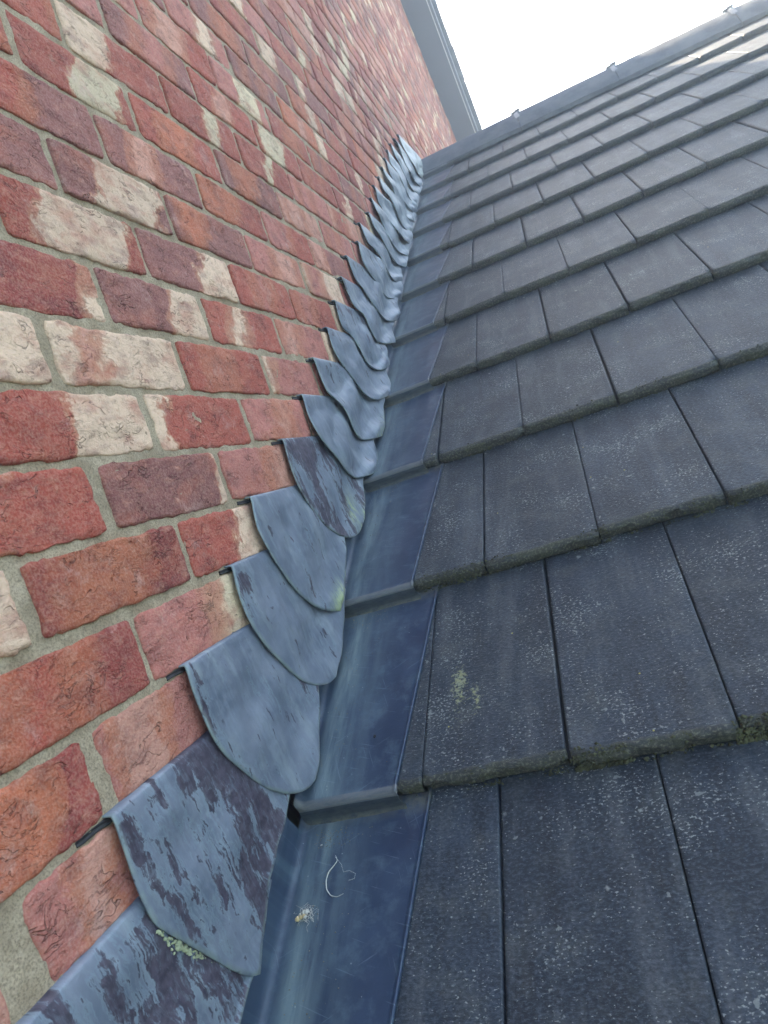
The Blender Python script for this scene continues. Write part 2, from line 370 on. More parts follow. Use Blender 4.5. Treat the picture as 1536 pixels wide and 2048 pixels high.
# ------------------------------------------------------------------ brick wall
RED, DEEP, PURP, ORNG, PINK, CREAM, BUFF, ROSE = (.36, .072, .045), (.275, .053, .040), (.26, .092, .076), (.49, .138, .066), (.56, .26, .18), (.72, .50, .34), (.66, .52, .33), (.44, .15, .115)
SPEC = {  # (row, left joint): base, band, from, to, softness
 (0, 0): (CREAM, PINK, .18, .30, .12), (0, -2): (RED, CREAM, .62, 1.3, .05), (0, 2): (RED, ROSE, .3, .5, .3), (0, 4): (ROSE, CREAM, -.1, .12, .2),
 (-1, -1): (RED, CREAM, .45, 1.3, .04), (-1, 1): (RED, CREAM, -.3, .13, .05), (-1, 3): (ROSE, PINK, .45, .7, .3), (-1, -3): (ROSE, CREAM, .2, .5, .2),
 (-2, -2): (RED, PINK, -.4, .45, .08), (-2, 0): (PURP, CREAM, .955, 1.3, .04), (-2, 2): (ROSE, PINK, .62, 1.3, .3), (-2, 4): (ROSE, CREAM, .6, .9, .3),
 (-3, -1): (DEEP, ORNG, .25, .55, .4), (-3, 1): (RED, CREAM, .48, 1.3, .05), (-3, -3): (ROSE, CREAM, .45, 1.3, .3), (-3, 3): (ROSE, CREAM, .4, 1.2, .2),
 (-4, -2): (DEEP, RED, .2, .6, .4), (-4, 0): (ROSE, BUFF, .55, 1.3, .25), (-5, -3): (DEEP, ORNG, .55, .75, .2), (-5, -1): (ROSE, PINK, .05, .4, .12),
 (-6, -2): (ROSE, PINK, .18, .42, .1), (-6, -4): (PINK, CREAM, .1, .7, .4), (-4, -4): (DEEP, RED, .2, .5, .3), (-7, -3): (PINK, CREAM, .1, .7, .4),
 (1, -1): (DEEP, CREAM, .9, 1.3, .1), (1, 1): (PURP, CREAM, .62, 1.3, .08), (1, 3): (RED, CREAM, .25, .5, .15), (1, -3): (DEEP, RED, 0, .5, .3), (1, 5): (ROSE, PINK, 0, .4, .3),
 (2, -2): (ORNG, RED, .3, .9, .3), (2, 0): (RED, CREAM, .22, .86, .06), (2, 2): (PURP, CREAM, .55, 1.3, .06), (2, 4): (RED, ROSE, .3, .6, .3),
 (3, -1): (PURP, DEEP, .2, .6, .3), (3, 1): (PURP, CREAM, .28, .93, .06), (3, 3): (PURP, ORNG, .1, .35, .2), (3, 5): (ROSE, PINK, .4, .9, .3), (3, -3): (ROSE, CREAM, 0, .6, .2),
 (4, 0): (PURP, RED, .0, .45, .2), (4, 2): (PURP, PINK, .25, .5, .12), (4, 4): (ORNG, RED, .5, 1.2, .2), (4, 6): (ROSE, RED, .5, 1.2, .2),
 (5, -1): (DEEP, RED, .5, 1, .2), (5, 1): (RED, BUFF, .42, .88, .05), (5, 3): (RED, ORNG, .25, .65, .2), (5, 5): (PURP, ORNG, .2, .5, .2),
 (6, 0): (DEEP, RED, .5, 1, .2), (6, 2): (RED, CREAM, -.3, .4, .05), (6, 4): (RED, BUFF, .5, .7, .06), (7, 3): (PURP, ROSE, .3, .7, .3), (7, 5): (RED, PINK, .3, .6, .1), (8, 6): (ROSE, BUFF, .35, .8, .06), (7, 7): (RED, BUFF, .1, .6, .06),
}
JOFF = {(0, 0): .05, (0, 4): .12, (-1, 1): .1, (-1, 3): .11, (-2, 0): .06, (-2, 2): .09, (-3, -1): -.06, (-3, 1): -.06, (-4, 0): -.09, (1, 3): -.05, (3, 3): -.06, (2, 4): .08, (5, 3): -.08, (6, 4): -.06}
JW = {(-6, -2): .034, (-2, 0): .019, (-4, -2): .020, (-3, -1): .015, (0, 0): .014, (-5, -1): .015, (-1, 1): .014, (2, 0): .016}
def joint(k, s):
    return (s + JOFF.get((k, s), random.Random(k * 911 + s * 31).uniform(-.05, .05))) * .1125
def joint_w(k, s):
    return JW.get((k, s), random.Random(k * 77 + s * 13).uniform(.007, .0125))
POOL = [(RED, 20), (ROSE, 18), (PURP, 16), (DEEP, 12), (ORNG, 8), (PINK, 6), (CREAM, 3)]
bm_ = MB()
def brick(k, s):
    r = random.Random(k * 1009 + s * 57)
    y0 = joint(k, s) + joint_w(k, s) / 2; y1 = joint(k, s + 2) - joint_w(k, s + 2) / 2
    z0 = k * .075 + r.uniform(.0030, .0055); z1 = k * .075 + .075 - r.uniform(.0030, .0055)
    ym, zm = (y0 + y1) / 2, (z0 + z1) / 2
    if zm > verge_z(ym) + .03 or z1 < min(roofline_z(y1), 1.30 - .6 * max(0, y1 - 3.2)) - .25: return
    dist = math.hypot(ym + .3, zm + .1)
    nu, nv = (46, 18) if dist < 1.25 else (22, 9) if dist < 2.4 else (10, 5)
    e = .0016
    us = np.concatenate([[0], np.linspace(0, 1, nu), [1]]); vs = np.concatenate([[0], np.linspace(0, 1, nv), [1]])
    if nu > 20:  # denser near the edges
        q = np.linspace(0, 1, nu); q = q - .09 * np.sin(2 * np.pi * q) / 1.0 * .8; us = np.concatenate([[0], q, [1]])
        q = np.linspace(0, 1, nv); q = q - .11 * np.sin(2 * np.pi * q); vs = np.concatenate([[0], q, [1]])
    U, V = np.meshgrid(us, vs, indexing='ij')
    rim = np.zeros_like(U); rim[0] = rim[-1] = 1; rim[:, 0] = rim[:, -1] = 1
    L, H = y1 - y0, z1 - z0
    d = np.minimum(np.minimum(U, 1 - U) * L, np.minimum(V, 1 - V) * H)
    cy, cz = np.sign(U - .5) * np.abs(2 * V - 1) ** 8 * .0012, np.sign(V - .5) * np.abs(2 * U - 1) ** 20 * .0025
    sg = k * 3.3 + s * 1.7
    Y = y0 + U * L - cy; Z = z0 + V * H - cz
    wa = .0030
    Y2 = Y + wa * fbm(Y * 28, Z * 28, sg, 1, 4) + .0018 * noise(Y * 150, Z * 150, sg, 9)
    Z2 = Z + wa * fbm(Y * 28, Z * 28, sg, 5, 4) + .0018 * noise(Y * 150, Z * 150, sg, 8)
    f = 1 - np.exp(-d / .0016)
    X = .0005 + r.uniform(-.0012, .0015) + (U - .5) * r.uniform(-.002, .002) - .0018 * (1 - f)
    X = X + f * (.0024 * fbm(Y * 17, Z * 30, sg, 20, 3) + .0018 * fbm(Y * 60, Z * 95, sg, 30, 3))
    rd = np.abs(fbm(Y * 22, Z * 48, sg, 40, 3)); X = X - f * .0022 * np.clip(1 - rd / .05, 0, 1) * (fbm(Y * 9, Z * 9, sg, 50, 2) > -.02)
    X = np.maximum(X, -.0008 - .0035 * (1 - f)); X = np.where(rim > 0, -.014, X)
    if (k, s) in SPEC: a, b, b0, b1, sf = SPEC[(k, s)]
    else:
        a = r.choices([p[0] for p in POOL], [p[1] for p in POOL])[0]
        q = r.random()
        if q < .36: b, b0 = r.choice([CREAM, PINK, BUFF, CREAM]), r.uniform(.1, .6); b1 = b0 + r.uniform(.12, .45); sf = r.choice([.05, .08, .2])
        elif q < .55: b, b0 = r.choice([CREAM, PINK]), -.5; b1 = r.uniform(.1, .45); sf = .06
        else: b, b0 = r.choice([RED, ROSE, ORNG, PURP]), r.uniform(0, .5); b1 = b0 + .35; sf = .3
    j = 1 + r.uniform(-.14, .14)
    m = U.size
    bm_.grid(np.stack([X, Y2, Z2], -1), UV=np.stack([U, V], -1),
             ca=np.tile(np.array(a) * j, (m, 1)), cb=np.tile(np.array(b) * j, (m, 1)), bn=np.tile(np.array([b0, b1, sf]), (m, 1)), sd=np.full(m, r.random()))
for k in range(-14, 84):
    for s in range(-14, 76):
        if (s - k) % 2 == 0: brick(k, s)
wall = empty('brick_wall', (0, -.6, -1.0))
tag(wall, 'tall red and cream brick gable wall rising left of the roof', 'wall', kind='thing')
def child_build(mb, name, mat, parent, **kw):
    o = mb.build(name, mat, parent, **kw); o.matrix_parent_inverse = Matrix.Translation(-Vector(parent.location)); return o
child_build(bm_, 'brick_facing', M_brick, wall)
mo = MB()
def mortar_patch(y0, y1, z0, z1, st):
    ys = np.arange(y0, y1 + st * .5, st); zs = np.arange(z0, z1 + st * .5, st)
    Y, Z = np.meshgrid(ys, zs, indexing='ij')
    X = -.0024 + .0024 * fbm(Y * 22, Z * 22, 0, 70, 3) + .0016 * fbm(Y * 110, Z * 110, 0, 75, 2)
    mo.grid(np.stack([X, Y, Z], -1), UV=np.stack([Y, Z], -1))
mortar_patch(-.75, 1.4, -.95, .95, .0055)
mortar_patch(-.75, 1.4, .95, 2.8, .03)
mortar_patch(1.4, 8.4, -.4, .74, .03)
# upper field follows the verge
ys = np.linspace(1.4, 8.4, 240); P = []
for y in ys:
    zt = float(verge_z(y)) + .05 if y > 1.4 else 0
    P.append([[-.003 + .002 * float(noise(y * 9, z * 9)), y, z] for z in np.linspace(.74, max(zt, .75), 100)])
mo.grid(np.array(P))
ys = np.linspace(-.75, 1.4, 60)
mo.grid(np.array([[[-.003, y, z] for z in np.linspace(2.8, float(verge_z(y)) + .05, 10)] for y in ys]))
child_build(mo, 'mortar', M_mortar, wall)
core = MB()
poly = [(-.3, -.8, -1.1), (-.3, 8.4, -1.1), (-.3, 8.4, float(verge_z(8.4))), (-.3, APY, APZ), (-.3, -.8, float(verge_z(-.8)))]
core.prism(poly, (.29, 0, 0)); child_build(core, 'wall_core', M_mortar, wall, smooth=False)

# ------------------------------------------------------------------ gable roof edge (verge) of the tall house
vr = empty('gable_roof', (0, APY, APZ)); tag(vr, 'slate grey boxed verge of the taller house along the top of its brick gable', 'roof verge', kind='thing')
Lv = math.hypot(1, VS)
def slab(name, x0, x1, lo, hi, mat, seg=None):
    m = MB()
    for (ya, yb) in ((APY, 8.7), (APY, -1.2)):
        pa = [(x0, ya, float(verge_z(ya)) + lo), (x0, yb, APZ - .765 * abs(yb - APY) + lo), (x0, yb, APZ - .765 * abs(yb - APY) + hi), (x0, ya, float(verge_z(ya)) + hi)]
        m.prism(pa, (x1 - x0, 0, 0))
    return child_build(m, name, mat, vr, smooth=False)
slab('soffit', -.002, .176, .0, .02, M_board)
slab('drip_bead', .176, .183, -.007, .012, M_bead)
slab('bargeboard', .183, .203, -.004, .20, M_board)
slab('roof_deck', -4, .183, .08, .18, M_felt)
vt = MB()
for side in (1, -1):
    for i in range(60):
        y = APY + side * (.05 + i * .125); z = APZ - .765 * abs(y - APY)
        if y > 8.6 or y < -1.2: continue
        ex = .238 + rng.uniform(-.004, .008)
        a = np.array([0, side * .30 / Lv, -.765 * .30 / Lv]); nn = np.array([0, side * .765 / Lv, 1 / Lv])
        b0_ = np.array([-.1, y, z + .20]) + nn * .004
        p = [b0_, b0_ + a + nn * .012, b0_ + a + nn * .030, b0_ + nn * .016]
        vt.prism(p, (ex + .1, 0, 0))
child_build(vt, 'verge_tiles', M_ridge, vr, smooth=False)

# ------------------------------------------------------------------ tiled roof
VA = 10.52
def VAf(X): return np.maximum(10.07, 10.50 - .25 * np.asarray(X, float))
VB = 10.0                                   # ridge apex in courses
roof = empty('tiled_roof', tuple(RP(1.5, 0, -.05))); tag(roof, 'low pitched roof of flat grey concrete tiles with mossy edges', 'roof', kind='thing')
XR = 3.6
LICH = [(1210, 970, .35, 1), (1330, 1150, .3, 0), (880, 1010, .35, 1), (1000, 1640, .3, -1), (930, 1560, .35, -1), (920, 1375, .9, 0), (955, 1400, .7, 0), (915, 1440, .55, 0), (905, 1650, .3, -1), (925, 815, .55, 2), (990, 415, .5, 6), (1100, 1210, .2, 0)]
def pix(x, y, h=0.):
    d = RM @ np.array([(x - 768) / 1380.8, -(y - 1024) / 1380.8, -1.]); P0 = RP(0, 0, 0)
    t = (NRM @ (P0 - CAM) + h) / (NRM @ d); q = CAM + t * d
    return q[0], float((q - P0) @ UPV)
LP = [(*pix(x, y, -.01), a) for x, y, a, _ in LICH]
bed = MB()
for j in range(-8, 11):
    odd = j % 2 != 0
    m = MB(); near = 0 <= j + 1 <= 5
    c0 = 0. if odd else .5
    for i in range(-2, int((XR - TX0) / TW) + 1):
        r = random.Random(j * 131 + i * 17)
        xl = TX0 + (c0 + i) * TW; xr = xl + TW
        if xr < .14: continue
        gl = random.Random(j * 7 + i * 3).choice([.0006, .0009, .0016, .0022]); gr_ = random.Random(j * 7 + (i + 1) * 3).choice([.0006, .0009, .0016, .0022])
        vis = xl < 1.9 and j >= -1
        nx, ns = (58, 26) if (vis and j <= 1) else (44, 20) if (vis and j <= 4) else (20, 10) if vis else (6, 4)
        full = min(j + 1.06, 11) - j
        top = np.concatenate([[.0, .0035, .009, .018], np.linspace(.035, 1, ns)]) if True else None
        if j == 10: full = .5
        if j == 10 and xl > 1.4: continue
        X = np.linspace(0, 1, nx)
        sg = j * 2.7 + i * 5.1
        lift = r.uniform(-.0008, .0012); tilt = r.uniform(-.0018, .0018); jn = r.uniform(-.0035, .0035)
        rowsP, rowsU, no = [], [], []
        def xs_at(t):
            a = max(xl + gl, edge_x(t) - .004) if xl < .2 else xl + gl
            return a + X * (xr - gr_ - a)
        # nose profile from the bottom edge up and over, then the top face
        prof = [(.0035, -TT + .0005), (.0012, -TT + .003), (0, -TT * .7), (-.0006, -TT * .45), (0, -TT * .22), (.001, -.0042), (.003, -.0014), (.0065, -.0003)]
        for q, (s_, h_) in enumerate(prof):
            xx = xs_at(0)
            rough = .0038 * fbm(xx * 45, q * .35, sg, 3, 4) + .0010 * noise(xx * 230, q * 1.3, sg, 5)
            hh = h_ + (.0016 * fbm(xx * 60, 2., sg, 11, 3) + .001 * noise(xx * 300, 1., sg, 12) if q < 2 else .0006 * noise(xx * 120, q, sg, 4))
            chip = np.exp(-((X) * TW / .006) ** 2) + np.exp(-((1 - X) * TW / .006) ** 2)
            P = RP(xx, j * G + s_ + rough + jn + chip * .0035 * (r.random() > .4), hh + lift + tilt * (X - .5) - (chip * .0025 if q >= 4 else 0))
            rowsP.append(P); rowsU.append(np.stack([xx, np.full(nx, j * G + s_ - .02 + h_)], -1)); no.append(np.full(nx, 1.0 if q < 6 else .8))
        for t in np.linspace(.03, full, ns):
            xx = xs_at(min(t, 1)); s_ = t * G if j < 10 else t / full * G * (VAf(xx) - 10.)
            hh = -TT * s_ / G + .0006 * fbm(xx * 30, s_ * 30, sg, 15, 3)
            rowsP.append(RP(xx, j * G + s_ + jn, hh + lift * (1 - t) + tilt * (X - .5))); rowsU.append(np.stack([xx, np.full(nx, 1.) * (j * G + s_)], -1))
            no.append(np.clip(.62 - s_ / .045, 0, 1) * np.ones(nx))
        P = np.array(rowsP); U_ = np.array(rowsU); NO = np.array(no)
        # side walls, 10 mm deep
        dn = RP(0, 0, -.011) - RP(0, 0, 0)
        P = np.concatenate([P[:, :1] + dn, P, P[:, -1:] + dn], 1); U_ = np.concatenate([U_[:, :1], U_, U_[:, -1:]], 1); NO = np.concatenate([NO[:, :1], NO, NO[:, -1:]], 1)
        LI = np.zeros(NO.shape)
        for lx, ls, la in LP: LI = np.maximum(LI, la * np.exp(-((U_[..., 0] - lx) / .014) ** 2 - ((U_[..., 1] - ls) / .038) ** 2))
        gmv = .95 if j <= 6 else .6
        m.grid(P, UV=U_, flip=True, nose=NO, lich=LI, sd=np.full(NO.size, r.random()), grime=np.full(NO.size, gmv))
    o = child_build(m, 'tile_course', M_tile, roof)
    # dark bed under the open joints of this course
    f1 = min(j + 1.05, 10.06) - j
    if j < 10: bed.grid(np.array([[RP(x, (j + t) * G, -TT * t - .010) for t in (.02, f1)] for x in (.06, XR)]), flip=True)
child_build(bed, 'underlay', M_felt, roof)
# far slope beyond the ridge, and the solid body under the tiles
AP = RP(0, VA * G, -.012)
def apx(x): return RP(x, VAf(x) * G, 0)
bs = MB()
for i in range(12):
    s0 = i * G
    a = [AP + np.array([0, (s0 + d) * CT + e_ * ST, -(s0 + d) * ST + e_ * CT]) for d, e_ in ((0, -.02), (G, 0.), (G, -.02))]
    bs.grid(np.array([[p - AP + apx(x) + np.array([0, 0, -.012]) for p in a] for x in (.0, .8, 1.7, XR)]), flip=True)
child_build(bs, 'far_slope', M_ridge, roof, smooth=False)
bd = MB()
pr = [RP(0, -8 * G, -.06), RP(0, VB * G, -.06), RP(0, VB * G, -.06) + np.array([0, 12 * G * CT, -12 * G * ST - .05]), AP + np.array([0, 12 * G * CT, -1.8]), np.array([0, RP(0, -8 * G, 0)[1] + .2, -3.0])]
bd.prism([p + np.array([.004, 0, 0]) for p in pr], (XR - .05, 0, 0)); child_build(bd, 'roof_body', M_felt, roof, smooth=False)

# ridge tiles and their clips
RH, RW = .050, .124
def ridge_prof(n=17):
    return [(a * RW, RH - (RH + RW * math.tan(TH) * .90) * abs(a) ** 1.5) for a in np.linspace(-1, 1, n)]
JX = [.006, .515, .975, 1.475, 1.95, 2.42, 2.89, 3.36, XR]
for q in range(len(JX) - 1):
    x0, x1 = JX[q] + .0012, JX[q + 1] - .0012
    m = MB(); P = []; prf = ridge_prof(); n = len(prf)
    for x in np.linspace(x0, x1, 30):
        A0 = apx(x)
        P.append([[x, A0[1] + y + .0012 * float(noise(x * 20, y * 30, 0, 3)), A0[2] + z + .002 * float(noise(x * 4, 0, 0, q)) + .0010 * float(noise(x * 40, y * 40))] for y, z in prf])
    m.grid(np.array(P), flip=False)
    low = []
    for x in np.linspace(x0, x1, 30):
        A0 = apx(x); low.append([[x, A0[1] + prf[0][0] + .0005, A0[2] + prf[0][1]], [x, A0[1] + prf[0][0] + .004, A0[2] + prf[0][1] - .017 + .002 * float(noise(x * 60, 1, 0))]])
    m.grid(np.array(low), flip=False)
    for xx in (x0, x1):
        A0 = apx(xx)
        V = [(xx, A0[1] + y, A0[2] + z) for y, z in prf] + [(xx, A0[1] + y * .9, A0[2] + z - .018) for y, z in prf]
        m.add(V, [(i, i + 1, n + i + 1, n + i) for i in range(n - 1)])
    rt = child_build(m, 'ridge_tile', M_ridge, roof)
    if q < len(JX) - 2:
        c = MB(); xc = JX[q + 1]; A0 = apx(xc); p2 = ridge_prof(25)
        def strap(dx0, dx1, up_, i0, i1, wob=0.):
            c.grid(np.array([[[xc + dx, A0[1] + y * 1.015, A0[2] + z + up_] for y, z in p2[i0:i1]] for dx in (dx0, dx0 + .001, dx1 - .001, dx1)]))
        strap(-.012, .012, .0030, 5, 17)                  # broad saddle
        strap(-.006, -.001, .0055, 4, 15); strap(.004, .007, .0055, 6, 15)
        for i in range(4): c.box((xc + .0065, A0[1] - .05 + i * .010, A0[2] + p2[7 + i][1] + .004), (xc + .0125, A0[1] - .045 + i * .010, A0[2] + p2[7 + i][1] + .009))
        top = A0[2] + RH
        c.box((xc - .024, A0[1] - .010, top + .0055), (xc + .004, A0[1] + .012, top + .0090))
        c.box((xc - .002, A0[1] - .012, top + .0100), (xc + .022, A0[1] + .010, top + .0135))
        c.box((xc - .024, A0[1] - .006, top - .001), (xc - .019, A0[1] + .006, top + .006))
        c.box((xc + .013, A0[1] - .006, top - .001), (xc + .018, A0[1] + .006, top + .0105))
        c.tube([(xc, A0[1], top), (xc, A0[1], top + .0165)], .0045, 8)
        c.build('clip', M_steel, rt, smooth=False)
# ------------------------------------------------------------------ soakers: one bent metal tray per tile course
ordn = ['lowest', 'second', 'third', 'fourth', 'fifth', 'sixth', 'seventh', 'eighth', 'ninth', 'tenth', 'eleventh', 'twelfth', 'thirteenth', 'fourteenth', 'fifteenth', 'sixteenth', 'seventeenth', 'eighteenth', 'nineteenth', 'twentieth', 'twenty-first', 'twenty-second', 'twenty-third', 'topmost']
def soaker(j, label):
    m = MB(); r = random.Random(j + 50)
    hs = .0030
    ts = np.concatenate([np.linspace(0, .06, 5), np.linspace(.1, min(1.05, 10.44 - j), 16)])
    # kick face profile (s, h) from its foot flange up to the top bend
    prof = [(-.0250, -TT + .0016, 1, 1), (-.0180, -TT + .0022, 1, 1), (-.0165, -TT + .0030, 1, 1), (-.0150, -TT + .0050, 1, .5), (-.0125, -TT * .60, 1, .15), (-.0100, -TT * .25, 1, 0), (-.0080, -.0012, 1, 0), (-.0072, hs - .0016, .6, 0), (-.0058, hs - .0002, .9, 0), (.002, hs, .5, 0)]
    def xrow(xe):
        return np.concatenate([[.0035, .0035, .0035, .0045, .0075, .012], np.linspace(.018, xe - .006, 14), [xe - .0042, xe - .0026, xe - .001, xe, xe + .0004]])
    def hrow(up, t, n):
        b = np.zeros(n); b[0] = .050; b[1] = .03; b[2] = .012; b[3] = .0045; b[4] = .0012
        b[-5] = .0002; b[-4] = .0014; b[-3] = .0019; b[-2] = .0010; b[-1] = -.0022
        return b * 1.
    P, U_, D, K, GM = [], [], [], [], []
    for s_, h_, kf, gm_ in prof:
        xe = edge_x(0) + (.006 if s_ < -.012 else .001); xx = xrow(xe); n = len(xx)
        hh = h_ + hrow(1, 0, n) * (np.arange(n) == 0 if s_ < -.006 else 1) * 1. + .0006 * noise(xx * 30, s_ * 50, j)
        wob = .0008 * noise(xx * 14, 0, j, 4)
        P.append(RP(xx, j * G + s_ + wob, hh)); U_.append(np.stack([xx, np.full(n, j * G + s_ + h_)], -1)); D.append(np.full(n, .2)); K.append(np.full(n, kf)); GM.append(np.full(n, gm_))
    for t in ts[1:]:
        xe = edge_x(t); xx = xrow(xe); n = len(xx); s_ = t * G
        hh = -TT * t + hs + hrow(1, t, n) + .0030 * fbm(xx * 16, s_ * 9, j, 3, 3) * np.clip((xx - .01) / .03, 0, 1) * np.clip((xe - xx) / .02, 0, 1)
        P.append(RP(xx, j * G + s_, hh)); U_.append(np.stack([xx, np.full(n, j * G + s_)], -1))
        dd = np.exp(-((xx - .034) / .020) ** 2) * (1.0 if j < 1 else .8) + .25 * np.exp(-((xx - .075) / .02) ** 2)
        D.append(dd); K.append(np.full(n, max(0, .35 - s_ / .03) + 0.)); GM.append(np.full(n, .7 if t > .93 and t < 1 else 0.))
    P = np.array(P); o_ = RP(0, j * G, -TT); U_ = np.array(U_); D = np.array(D); K = np.array(K); GM = np.array(GM); n9 = 9
    e = empty('soaker', tuple(o_)); tag(e, label, 'soaker', 'bent metal soakers stepping up beside the wall')
    for nm, sl, sm in (('front_lip', slice(0, n9), False), ('tray', slice(n9 - 1, None), True)):
        m = MB(); m.grid(P[sl], UV=U_[sl], flip=True, dust=D[sl], kick=K[sl], grime=GM[sl])
        o = child_build(m, nm, M_soak, e, smooth=sm)
        md = o.modifiers.new('thickness', 'SOLIDIFY'); md.thickness = .0012; md.offset = -1
for j in range(-2, 11):
    if j == -2: lab = 'blue-grey soaker below the lowest one in view, under the one with the pale husk'
    elif j == -1: lab = 'widest dusty blue-grey soaker with the pale husk and curled fibre lying on it'
    elif j == 0: lab = 'blue-grey metal soaker with a small black nail hole, directly above the dusty one'
    elif j == 10: lab = 'topmost short soaker tucked under the ridge tile'
    elif j == 1: lab = 'blue-grey soaker between the nail-holed one and the kick with a crumbly tuft of dirt'
    elif j == 2: lab = 'scratched blue-grey soaker whose bottom kick has a crumbly tuft of dirt under it'
    else: lab = '%s blue-grey metal soaker counted upwards from the one holding the husk' % ordn[j + 1]
    soaker(j, lab)

# ------------------------------------------------------------------ stepped lead flashing
# measured outlines: left edge from the bed joint down to the tip, then the roof-side edge back up the slope
EDGE = {
 -5: ([(228,1648),(245,1699),(270,1774),(295,1829),(310,1854),(350,1876),(400,1904),(450,1934),(485,1951),(505,1955),(518,1949)], [(523,1899),(532,1804),(555,1689),(575,1624),(579,1594)]),
 -4: ([(375,1348),(382,1379),(400,1424),(422,1474),(447,1511),(480,1539),(510,1564),(540,1581),(575,1589),(600,1586),(620,1574),(629,1559)], [(635,1499),(635,1424),(634,1374)]),
 -3: ([(466,1143),(470,1169),(482,1209),(500,1249),(525,1286),(550,1314),(580,1344),(605,1364),(630,1372),(655,1369),(670,1354)], [(677,1304),(682,1224)]),
 -2: ([(502,999),(505,1023),(513,1058),(531,1093),(552,1128),(576,1163),(599,1191),(627,1212),(654,1223),(680,1222)], [(684,1171),(690,1105),(687,1079)]),
 -1: ([(567,885),(572,909),(582,941),(595,974),(615,1007),(634,1034),(658,1058),(681,1073),(703,1077),(718,1066),(726,1042)], [(728,995),(726,964)]),
 0: ([(606,797),(613,820),(619,841),(628,865),(644,888),(666,913),(689,945),(712,957),(736,952),(749,941)], [(748,917),(742,884)]),
 1: ([(629,724),(638,747),(646,771),(652,787),(667,798),(685,818),(695,839),(705,859),(714,872),(726,880),(740,880),(759,874)], [(760,853),(762,802)]),
 2: ([(656,663),(662,685),(669,706),(681,728),(697,749),(710,767),(724,787),(738,798),(753,802),(777,791)], [(775,771),(770,745)]),
 3: ([(671,607),(677,634),(685,658),(699,669),(710,685),(722,706),(732,726),(746,737),(759,741),(771,738),(777,730)], [(772,706),(772,695)]),
 4: ([(683,554),(692,581),(703,606),(712,617),(730,632),(742,660),(755,681),(771,688),(788,687)], [(786,669),(785,652)]),
 5: ([(696,520),(703,540),(712,562),(724,573),(735,591),(746,609),(757,626),(769,641),(780,644),(792,641),(797,634)], [(795,621),(792,605)]),
 6: ([(714,477),(718,502),(726,526),(740,546),(755,566),(765,583),(777,595),(804,600)], [(803,583),(800,566)]),
 7: ([(720,448),(726,469),(733,486),(746,497),(759,516),(766,535),(779,553),(792,562),(803,563)], [(802,549),(800,538)]),
 8: ([(735,418),(740,437),(747,459),(757,472),(769,495),(780,513),(795,530),(810,535)], [(813,516),(812,506)]),
}
CORN = {9: (740,388), 10: (747,367), 11: (757,348), 12: (764,331), 13: (770,315), 14: (776,301), 15: (782,286), 16: (788,272), 17: (794,259)}
PDK = {-6: .62, -5: .50, -4: .30, -3: .31, -2: .40, -1: .60, 0: .32, 1: .38, 2: .33, 3: .34, 4: .28, 5: .36, 6: .42, 7: .36}
def at_x(px, py, X):
    d = RM @ np.array([(px - 768) / 1380.8, -(py - 1024) / 1380.8, -1.]); t = (X - CAM[0]) / d[0]; q = CAM + t * d
    return float(q[1]), float(q[2])
def xl_(t, k): return .0075 + .0125 * t ** 1.3 + (.003 * math.sin(t * 6.3 + k) * min(1, t * 3) if k > 1 else 0)
def outline(k):
    if k in EDGE:
        L, Rr = EDGE[k]; n = len(L)
        Lc = [(xl_(i / (n - 1), k), *at_x(*p, xl_(i / (n - 1), k))) for i, p in enumerate(L)]
        Bc = [(.0200 - .004 * (i + 1) / len(Rr), *at_x(*p, .0200 - .004 * (i + 1) / len(Rr))) for i, p in enumerate(Rr)]
        e = Lc[0][2] - (k * .075 + .001); Lc[0] = (Lc[0][0], Lc[0][1], k * .075 + .001)
        return Lc, Bc
    src, d = (8, None) if k > 8 else (-5, None)
    Lc, Bc = outline(src)
    if k > 8: y, _ = at_x(*CORN[k], .0085); dy = y - Lc[0][1]
    else: dy = -.130
    dz = (k - src) * .075; r = random.Random(k)
    sy = r.uniform(.9, 1.08); y0 = Lc[0][1]; fx = lambda i: .0035 * math.sin(i * 1.1 + k * 2)
    # keep every tip on the roof although the pieces are not quite evenly spaced
    tip = Lc[-1]; gap = (tip[2] - roofline_z(tip[1]))
    f = lambda p, i, n: (p[0] + (fx(i) if 0 < i < n else 0), y0 + dy + (p[1] - y0) * sy, p[2] + dz)
    Lc = [f(p, i, len(Lc) - 1) for i, p in enumerate(Lc)]; Bc = [f(p, 0, 0) for p in Bc]
    off = gap - (Lc[-1][2] - roofline_z(Lc[-1][1])) if k > 8 else 0
    n = len(Lc) - 1; jr = random.Random(k * 3)
    Lc = [(p[0] + (jr.uniform(-.003, .004) if 0 < i < n else 0), p[1] + (jr.uniform(-.006, .006) if 0 < i < n else 0), p[2] + off * (i / n) ** 2) for i, p in enumerate(Lc)]; Bc = [(p[0], p[1], p[2] + off) for p in Bc]
    if k == 17: Bc = [(.018, p[1], max(p[2], roofline_z(p[1]) + .02)) for p in Bc] + [(.012, 3.02, 1.245), (.012, 3.20, 1.335)]
    return Lc, Bc
def smooth_curve(C, n, it=2):
    C = np.array(C, float); d = np.concatenate([[0], np.cumsum(np.linalg.norm(np.diff(C, axis=0), axis=1))]); d /= d[-1]
    t = np.linspace(0, 1, n); P = np.stack([np.interp(t, d, C[:, q]) for q in range(3)], -1)
    for _ in range(it): P[1:-1] = (P[:-2] + 2 * P[1:-1] + P[2:]) / 4
    return P
